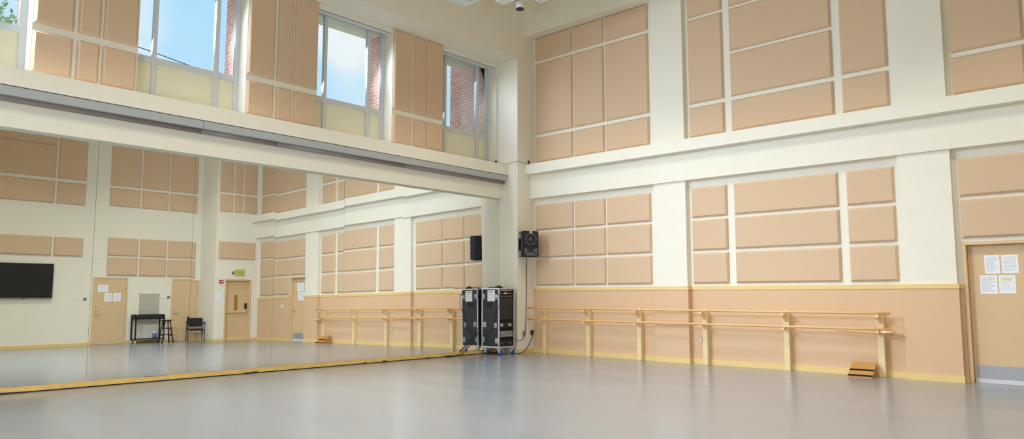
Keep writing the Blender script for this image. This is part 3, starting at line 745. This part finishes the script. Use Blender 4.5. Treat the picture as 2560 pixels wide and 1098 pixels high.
b = bm_new(); add_box(b, -0.03, -0.166, 0.235, 0.03, -0.156, 0.29); bd = obj('badge', b, M['plate_white'], t)
obj('badge_lettering', shift(text_bm('EV', 0.042), (0, -0.168, 0.262)), M['black'], bd)
Rm = Matrix.Rotation(-SPR, 3, 'Z')
def lw(x, y, z): v = Rm @ Vector((x - SPX, y - SPY, z - SPZ)); return v
b = bm_new()
for z in (2.26 - 0.0, 2.82):
    pts = [lw(0.004, SPY - 0.06, z), lw(0.004, SPY + 0.06, z), lw(0.003 + 0.30, SPY + 0.06, z), lw(0.003 + 0.30, SPY - 0.06, z)]
    vs = [b.verts.new(p) for p in pts] + [b.verts.new(p + Vector((0, 0, 0.012 if z > 2.5 else -0.012))) for p in pts]
    for q in ((0,1,2,3),(7,6,5,4),(0,4,5,1),(1,5,6,2),(2,6,7,3),(3,7,4,0)): b.faces.new([vs[i] for i in q])
pts = [lw(x, y, z) for z in (2.40, 2.68) for x, y in ((0.002, SPY - 0.07), (0.002, SPY + 0.07), (0.016, SPY + 0.07), (0.016, SPY - 0.07))]
vs = [b.verts.new(p) for p in pts]
for q in ((0,1,2,3),(7,6,5,4),(0,4,5,1),(1,5,6,2),(2,6,7,3),(3,7,4,0)): b.faces.new([vs[i] for i in q])
obj('wall_mount', b, M['black'], t)
t = bm_new(); add_tube(t, [(0.12, -0.43, 2.225), (0.05, -0.33, 2.19), (0.012, -0.295, 2.0), (0.010, -0.295, 1.4), (0.012, -0.31, 0.9), (0.014, -0.335, 0.6), (0.03, -0.37, 0.47), (0.05, -0.48, 0.33), (0.03, -0.62, 0.30), (0.02, -0.712, 0.36)], 0.0065)
tag(obj('speaker_cord', t, M['cord']), 'black cord hanging from the loudspeaker down the corner column', 'cord')

# outlets
def outlet(w, s, z, label, m, ww=0.075, hh=0.115, plug=False):
    loc, rz = on_wall(w, s, z)
    t = thing('wall_outlet', label, 'outlet', loc, rz)
    obj('plate', box(-ww / 2, -0.008, -hh / 2, ww / 2, 0, hh / 2, 0.002), M[m], t)
    for dz in (-0.026, 0.026): obj('socket', box(-0.016, -0.0105, dz - 0.015, 0.016, -0.007, dz + 0.015, 0.002), M['black'] if m != 'outlet_steel' else M['plate_white'], t)
    return t
outlet('C', -0.385, 0.455, 'tan outlet plate on the column below the loudspeaker cord', 'outlet', 0.11, 0.12)
outlet('C', -0.11, 0.46, 'brown outlet with black plug beside the wainscot corner', 'outlet_dark')
o = outlet('R', 4.335, 0.465, 'steel outlet plate in the wainscot behind the barre', 'outlet_steel'); o.location.y = -0.02
t = thing('plug_cord', 'black plug and cord from the corner outlet to the rack base', 'cord', (0.0, -0.11, 0.49))
b = bm_new(); add_box(b, 0.008, -0.03, -0.03, 0.05, 0.03, 0.03, 0.01); obj('plug', b, M['black'], t)
b = bm_new(); add_tube(b, [(0.05, 0, 0), (0.07, -0.01, -0.05), (0.05, -0.08, -0.2), (0.045, -0.2, -0.36), (0.05, -0.36, -0.46), (0.03, -0.52, -0.478), (-0.05, -0.60, -0.478), (-0.12, -0.606, -0.40)], 0.008); obj('cord', b, M['cord'], t)
outlet('C', -0.2, 4.535, 'brown outlet high on the column just above the ledge', 'outlet_dark', 0.07, 0.11)
t = bm_new(); add_tube(t, [(0.012, -0.2, 4.52), (0.03, -0.2, 4.485), (0.014, -0.4, 4.505), (0.016, -0.60, 4.52), (0.012, -0.616, 4.52), (-0.1, -0.612, 4.515), (-0.3, -0.62, 4.49), (-0.42, -0.85, 4.474)], 0.005, 8, 1)
tag(obj('thin_wire', t, M['casing2']), 'thin wire around the column from the ledge to the high outlet', 'wire')
t = thing('ledge_camera', 'tiny black device on the ledge near the corner', 'device', (-0.45, -0.87, 4.469))
b = bm_new(); add_box(b, -0.03, -0.03, 0, 0.03, 0.03, 0.03, 0.006); obj('base', b, M['black'], t)
b = bm_new(); add_lathe(b, [(0.012, 0.028), (0.028, 0.045), (0.028, 0.07), (0.012, 0.085)]); obj('head', b, M['black'], t)
outlet('R', 10.38, 1.19, 'white switch plate on the wainscot past the right-hand door', 'plate_white', 0.14, 0.11).location.y = -0.02
for y, z, w_, h_, lab in ((-3.10, 7.64, 0.12, 0.11, 'painted cover plate on the upper wall, furthest left of three'), (-1.83, 7.645, 0.12, 0.12, 'painted cover plate on the upper wall, middle of three'), (-1.435, 7.34, 0.11, 0.11, 'painted cover plate on the upper wall, lowest of three')):
    t = thing('conduit_cover_plate', lab, 'cover plate', (0, y, z), PI / 2, 'cover plates on the upper wall')  # covers of painted conduit boxes
    obj('plate', box(-w_ / 2, -0.014, -h_ / 2, w_ / 2, 0, h_ / 2, 0.003), M['cream'], t)
    obj('screw', add_cyl(bm_new(), (-w_ / 2 + 0.012, -0.014, h_ / 2 - 0.015), (-w_ / 2 + 0.012, -0.017, h_ / 2 - 0.015), 0.005, None, 8), M['casing2'], t)

# ------------------------------------------------------------------ barre
t = thing('ballet_barre', 'long double wooden ballet barre on posts along the wainscot', 'ballet barre', (0, 0, 0))
RY = -0.27
for z in (1.05, 0.79):
    b = bm_new(); add_tube(b, [(0.03, RY, z), (1.5, RY, z), (4.0, RY, z), (6.0, RY, z), (7.85, RY, z)], 0.021, 14, 3); obj('rail', b, M['rail'], t)
for px in (0.41, 1.67, 2.99, 4.49, 6.09, 7.66):
    b = bm_new(); add_box(b, px - 0.05, -0.135, 0, px + 0.05, -0.02 if px > 0 else 0, 1.0, 0.004)
    add_box(b, px - 0.02, -0.10, 0.99, px + 0.02, -0.06, 1.09, 0.004)
    p = obj('post', b, M['beech'], t)
    b = bm_new(); add_prism(b, [(-0.13, 0.86), (-0.13, 1.025), (-0.30, 1.025), (-0.30, 0.985), (-0.20, 0.93)], 'x', px - 0.022, px + 0.022); obj('upper_bracket', b, M['beech'], p)
    b = bm_new(); add_box(b, px - 0.022, -0.30, 0.735, px + 0.022, -0.13, 0.765); add_box(b, px - 0.03, -0.142, 0.70, px + 0.03, -0.134, 0.77); obj('lower_bracket', b, M['beech'], p)
# frame drum and stick resting on the last lower bracket
t = thing('frame_drum', 'shallow white round drum tucked under the right barre end', 'drum', (7.79, -0.225, 0.7265))
b = bm_new(); add_lathe(b, [(0.098, 0.0), (0.102, 0.004), (0.102, 0.036), (0.098, 0.038)]); obj('shell', b, M['beech'], t)
b = bm_new(); add_lathe(b, [(0.097, 0.037), (0.097, 0.039), (0.04, 0.040)]); obj('skin', b, M['drum'], t)
t = bm_new(); add_tube(t, [(7.0, -0.25, 0.742), (7.6, -0.235, 0.715), (8.0, -0.2, 0.698)], 0.012, 10, 3)
tag(obj('wooden_stick', t, M['rail']), 'thin wooden stick lying under the lower barre rail end', 'stick')

# wedge ramp
t = thing('wedge_ramp', 'small varnished plywood wedge with two black grip strips', 'wedge', (7.40, -0.46, 0))
b = bm_new(); add_prism(b, [(0, 0), (0.30, 0), (0.30, 0.235), (0.285, 0.235), (0, 0.02)], 'x', -0.19, 0.19); obj('body', b, M['pinewood'], t)
def strip(f0, f1):
    bb = bm_new(); P = lambda f, o: (0.285 * f - 0.6 * o, 0.02 + 0.215 * f + 0.8 * o)
    add_prism(bb, [P(f0, 0.0005), P(f1, 0.0005), P(f1, 0.003), P(f0, 0.003)], 'x', -0.19, 0.19); return bb
obj('grip_strip', strip(0.02, 0.13), M['grip'], t); obj('grip_strip', strip(0.40, 0.51), M['grip'], t)

# ------------------------------------------------------------------ things under the ceiling
def slab(name, label, cat, x0, y0, x1, y1, z, th):
    t = thing(name, label, cat, ((x0 + x1) / 2, (y0 + y1) / 2, z)); hx, hy = (x1 - x0) / 2, (y1 - y0) / 2
    b = bm_new()
    for q in ((-hx, -hy, -hx + 0.03, hy), (hx - 0.03, -hy, hx, hy), (-hx + 0.03, -hy, hx - 0.03, -hy + 0.03), (-hx + 0.03, hy - 0.03, hx - 0.03, hy)): add_box(b, q[0], q[1], 0, q[2], q[3], th)
    add_box(b, -hx + 0.03, -hy + 0.03, 0.022, hx - 0.03, hy - 0.03, th - 0.002)
    obj('tray', b, M['fixture'], t)
    return t, hx, hy
t, hx, hy = slab('ceiling_light', 'white rectangular light fixture hanging at the top centre', 'ceiling light', 0.83, -6.2, 2.05, -3.19, 7.3, 0.09)
for i in range(2):
    x0 = -hx + 0.03 + i * (hx - 0.03) * 1.0
    obj('lens', box(-hx + 0.035 if i == 0 else -hx + 0.27, -hy + 0.035, 0.008 + 0.004 * i, -hx + 0.25 if i == 0 else hx - 0.035, hy - 0.035, 0.022), M['fixture'] if i == 0 else M['lens'], t)
for sx in (-1, 1):
    for sy in (-1, 1): obj('hanger', add_cyl(bm_new(), (sx * (hx - 0.15), sy * (hy - 0.3), 0.09), (sx * (hx - 0.15), sy * (hy - 0.3), ZC - 7.3), 0.006, None, 8), M['fixture'], t)
t, hx, hy = slab('ceiling_light', 'white slim light fixture hanging right of the ceiling spotlight', 'ceiling light', 2.13, -2.42, 5.0, -2.27, 7.3, 0.07)
obj('lens', box(-hx + 0.035, -hy + 0.035, 0.01, hx - 0.035, hy - 0.035, 0.022), M['lens'], t)
for sx in (-1, 1): obj('hanger', add_cyl(bm_new(), (sx * (hx - 0.3), 0, 0.07), (sx * (hx - 0.3), 0, ZC - 7.3), 0.006, None, 8), M['fixture'], t)
t = thing('ceiling_spotlight', 'white cylinder spotlight with blue clamp hanging from the ceiling', 'spotlight', (1.72, -2.42, 7.28))
obj('mount_box', box(-0.23, -0.52, 0.02, 0.12, -0.28, 0.2, 0.01), M['fixture'], t)
b = bm_new(); add_lathe(b, [(0.07, -0.02), (0.078, -0.012), (0.078, 0.24), (0.06, 0.27), (0.02, 0.28)], 28, 'z', (0.0, -0.02, -0.03)); obj('lamp_body', b, M['fixture'], t)
b = bm_new(); add_lathe(b, [(0.072, -0.062), (0.081, -0.06), (0.081, -0.04), (0.072, -0.038)], 28, 'z', (0.0, -0.02, -0.0)); obj('rim', b, M['black'], t)
b = bm_new(); add_lathe(b, [(0.02, -0.055), (0.055, -0.04), (0.06, 0.0), (0.055, 0.04), (0.02, 0.055)], 20, 'y', (-0.02, -0.15, 0.15)); obj('clamp', b, M['blue'], t)
for x, y0, y1 in ((0.26, -0.16, 0.51), (0.09, 0.05, 0.46)):
    b = bm_new(); add_cyl(b, (x, y0 - 0.3, 0.03), (x, y1, 0.03), 0.012, None, 10); add_cyl(b, (x, y1 - 0.012, 0.045), (x, y1 + 0.012, 0.045), 0.02, None, 10); obj('pipe', b, M['ceiling'], t)
b = bm_new(); add_box(b, -0.06, -0.5, 0.19, 0.3, -0.3, 0.22); add_cyl(b, (0.09, -0.4, 0.2), (0.09, -0.4, ZC - 7.28), 0.02, None, 12); add_box(b, 0.07, -0.45, 0.0, 0.28, -0.40, 0.2); add_box(b, -0.01, -0.41, 0.21, 0.01, -0.02, 0.23); obj('hanger', b, M['fixture'], t)

# ------------------------------------------------------------------ outside
tag(obj('unseen_ground_outside', box(-90, -80, -0.6, -2.6, 60, -0.4), M['bounce_ground']), 'unseen ground outside below the windows, pale to bounce light up', 'ground', None, 'structure')
rnd = random.Random(7)
def tree(x, y, h, r, label, seed):
    rnd = random.Random(seed)
    t = thing('garden_tree', label, 'tree', (x, y, -0.4))
    b = bm_new(); add_cyl(b, (0, 0, 0), (0.1, 0.1, h * 0.7), 0.28, 0.1, 12)
    for k in range(6):
        a = k * 1.05; add_cyl(b, (0.05, 0.05, h * (0.4 + 0.04 * k)), (math.cos(a) * r * 0.7, math.sin(a) * r * 0.7, h * (0.62 + 0.05 * k)), 0.08, 0.03, 8)
    obj('trunk', b, M['bark'], t)
    b = bm_new()
    for k in range(8000):
        u = Vector((rnd.gauss(0, 1), rnd.gauss(0, 1), rnd.gauss(0, 1))).normalized() * (rnd.random() ** 0.45)
        p = Vector((u.x * r, u.y * r, h * 0.72 + u.z * h * 0.34))
        n = Vector((rnd.gauss(0, 1), rnd.gauss(0, 1), rnd.gauss(0, 1))).normalized(); a = n.orthogonal().normalized(); c = n.cross(a); s = rnd.uniform(0.06, 0.12)
        vs = [b.verts.new(p + a * s * m_ + c * s * 0.6 * q) for m_, q in ((-1, 0), (0, -1), (1, 0), (0, 1))]
        b.faces.new(vs)
    obj('foliage', b, M['leaf'], t)
tree(-16.5, -8.9, 11.5, 2.2, 'leafy tree outside the leftmost window', 3)
t = bm_new()
add_tube(t, [(-9, -12, 9.2), (-9, -8, 8.35), (-9, -5.35, 7.98), (-9, -3, 7.72), (-9, 4, 7.3)], 0.012, 6, 4)
tag(obj('utility_wire', t, M['cord']), 'thin dark utility wire across the sky outside the third window', 'wire')

# ------------------------------------------------------------------ sky
W = bpy.data.worlds.new('sky'); SC.world = W; W.use_nodes = True
nt = W.node_tree; N = nt.nodes; L = nt.links
bg = N['Background']; bg.inputs['Strength'].default_value = 1.0
tc = N.new('ShaderNodeTexCoord'); mp = N.new('ShaderNodeMapping'); mp.inputs['Scale'].default_value = (1.0, 1.0, 1.6); mp.inputs['Location'].default_value = (0.2, 0.0, 0.0)
L.new(tc.outputs['Generated'], mp.inputs['Vector'])
nz = N.new('ShaderNodeTexNoise'); nz.inputs['Scale'].default_value = 3.2; nz.inputs['Detail'].default_value = 4; nz.inputs['Roughness'].default_value = 0.5
L.new(mp.outputs['Vector'], nz.inputs['Vector'])
rp = N.new('ShaderNodeValToRGB'); rp.color_ramp.elements[0].position = 0.5; rp.color_ramp.elements[1].position = 0.66
L.new(nz.outputs['Fac'], rp.inputs['Fac'])
sep = N.new('ShaderNodeSeparateXYZ'); L.new(tc.outputs['Generated'], sep.inputs['Vector'])
grad = N.new('ShaderNodeValToRGB')
grad.color_ramp.elements[0].position = 0.0; grad.color_ramp.elements[0].color = (0.80, 0.90, 0.97, 1)
grad.color_ramp.elements[1].position = 0.55; grad.color_ramp.elements[1].color = (0.36, 0.66, 0.96, 1)
e2 = grad.color_ramp.elements.new(0.25); e2.color = (0.50, 0.76, 0.97, 1)
L.new(sep.outputs['Z'], grad.inputs['Fac'])
mx = N.new('ShaderNodeMix'); mx.data_type = 'RGBA'
L.new(rp.outputs['Color'], mx.inputs['Factor']); L.new(grad.outputs['Color'], mx.inputs['A']); mx.inputs['B'].default_value = (0.86, 0.90, 0.95, 1)
# one cumulus bank low in the sky beyond the second window
nrm = N.new('ShaderNodeVectorMath'); nrm.operation = 'NORMALIZE'; L.new(tc.outputs['Generated'], nrm.inputs[0])
dt = N.new('ShaderNodeVectorMath'); dt.operation = 'DOT_PRODUCT'; L.new(nrm.outputs['Vector'], dt.inputs[0]); dt.inputs[1].default_value = (-0.777, 0.530, 0.340)
nz2 = N.new('ShaderNodeTexNoise'); nz2.inputs['Scale'].default_value = 14; nz2.inputs['Detail'].default_value = 3; L.new(nrm.outputs['Vector'], nz2.inputs['Vector'])
ms = N.new('ShaderNodeMath'); ms.operation = 'MULTIPLY_ADD'; L.new(nz2.outputs['Fac'], ms.inputs[0]); ms.inputs[1].default_value = 0.0012; L.new(dt.outputs['Value'], ms.inputs[2])
cm = N.new('ShaderNodeMapRange'); cm.interpolation_type = 'SMOOTHSTEP'; cm.inputs['From Min'].default_value = 0.9990; cm.inputs['From Max'].default_value = 1.0003
L.new(ms.outputs['Value'], cm.inputs['Value'])
mx2 = N.new('ShaderNodeMix'); mx2.data_type = 'RGBA'; L.new(cm.outputs['Result'], mx2.inputs['Factor'])
L.new(mx.outputs['Result'], mx2.inputs['A']); mx2.inputs['B'].default_value = (0.88, 0.91, 0.95, 1)
L.new(mx2.outputs['Result'], bg.inputs['Color'])

# ------------------------------------------------------------------ daylight through the windows, added fill lamps
WP = 56.0
NP = 440.0
WK = (0.14, 0.75, 0.95, 1.9, 2.7)
AZ = math.radians(36)
LP = 66.0
for i, yR in enumerate(WIN_R):
    l = bpy.data.lights.new('window_and_fill_light', 'AREA'); l.shape = 'RECTANGLE'; l.size = 1.15; l.size_y = 1.45
    l.energy = WP * WK[i]; l.color = (0.83, 0.96, 1.14); l.spread = math.radians(110 if i < 3 else 80)
    o = bpy.data.objects.new('window_and_fill_light', l); COL.objects.link(o)
    o.location = (-0.86, yR - WW / 2 - 0.14, 6.12)
    d = Vector((math.cos(0.54) * math.cos(AZ), math.cos(0.54) * math.sin(AZ), -math.sin(0.54)))
    if i > 2: d = Vector((6.0, -1.0, 0.4)) - o.location
    o.rotation_euler = d.to_track_quat('-Z', 'Z').to_euler()
# added fill light behind the photographer, with made-up windows on the solid wall
l = bpy.data.lights.new('window_and_fill_light', 'AREA'); l.shape = 'RECTANGLE'; l.size = 7.0; l.size_y = 2.3
l.energy = NP; l.color = (0.86, 0.96, 1.10); l.spread = math.radians(150)
o = bpy.data.objects.new('window_and_fill_light', l); COL.objects.link(o); o.location = (7.2, YN + 0.14, 2.6)
o.rotation_euler = Vector((-0.80, 0.80, -0.17)).to_track_quat('-Z', 'Z').to_euler()
t = thing('window_6', 'added unseen windows dressing the fill light behind the photographer', 'window', (7.2, YN, 1.3), 0, None, 'structure')
b = bm_new()
for x in (-3.6, -1.8, 0, 1.8, 3.6): add_box(b, x - 0.04, 0, 0, x + 0.04, 0.06, 2.6)
for z in (0, 2.55): add_box(b, -3.64, 0, z, 3.64, 0.06, z + 0.06)
obj('window_frame', b, M['alu'], t)
for x in (-2.7, -0.9, 0.9, 2.7): obj('glass_pane', box(x - 0.87, 0.02, 0.05, x + 0.87, 0.026, 2.56), M['glass'], t)

# added overhead fill lamps shining down, with no fixtures of their own
for lx in (2.6, 6.2, 9.8):
    for ly in (-3.5, -7.9, -12.4):
        l = bpy.data.lights.new('overhead_fill', 'AREA'); l.shape = 'RECTANGLE'; l.size = 1.2; l.size_y = 1.2
        l.energy = LP; l.color = (1.0, 0.96, 0.86); l.spread = math.radians(122)
        o = bpy.data.objects.new('overhead_fill', l); COL.objects.link(o); o.location = (lx, ly, 7.27)
# ------------------------------------------------------------------ camera
cd = bpy.data.cameras.new('camera'); cam = bpy.data.objects.new('camera', cd); COL.objects.link(cam)
f_px, py = 1794.4353, 556.9575
yaw, pitch, roll = 0.7393, 0.1012, 0.0002
cam.location = (11.2424, -13.1231, 1.34)
fw = Vector((-math.sin(yaw), math.cos(yaw), 0)); rt = Vector((math.cos(yaw), math.sin(yaw), 0)); up = Vector((0, 0, 1))
f2 = fw * math.cos(pitch) + up * math.sin(pitch); u2 = up * math.cos(pitch) - fw * math.sin(pitch)
r3 = rt * math.cos(roll) + u2 * math.sin(roll); u3 = u2 * math.cos(roll) - rt * math.sin(roll)
cam.rotation_euler = Matrix((r3, u3, -f2)).transposed().to_euler()
cd.sensor_width = 36.0; cd.sensor_fit = 'HORIZONTAL'; cd.lens = f_px / 2560 * 36.0
cd.shift_y = (py - 549.0) / 2560
cd.clip_end = 500; cd.clip_start = 0.05
SC.camera = cam

SC.view_settings.view_transform = 'Standard'; SC.view_settings.look = 'None'
SC.view_settings.exposure = 0.13; SC.view_settings.gamma = 1.0; SC.view_settings.use_curve_mapping = False
SC.cycles.use_denoising = True
SC.cycles.max_bounces = 12; SC.cycles.diffuse_bounces = 8; SC.cycles.glossy_bounces = 6; SC.cycles.transparent_max_bounces = 12
SC.cycles.sample_clamp_indirect = 6.0
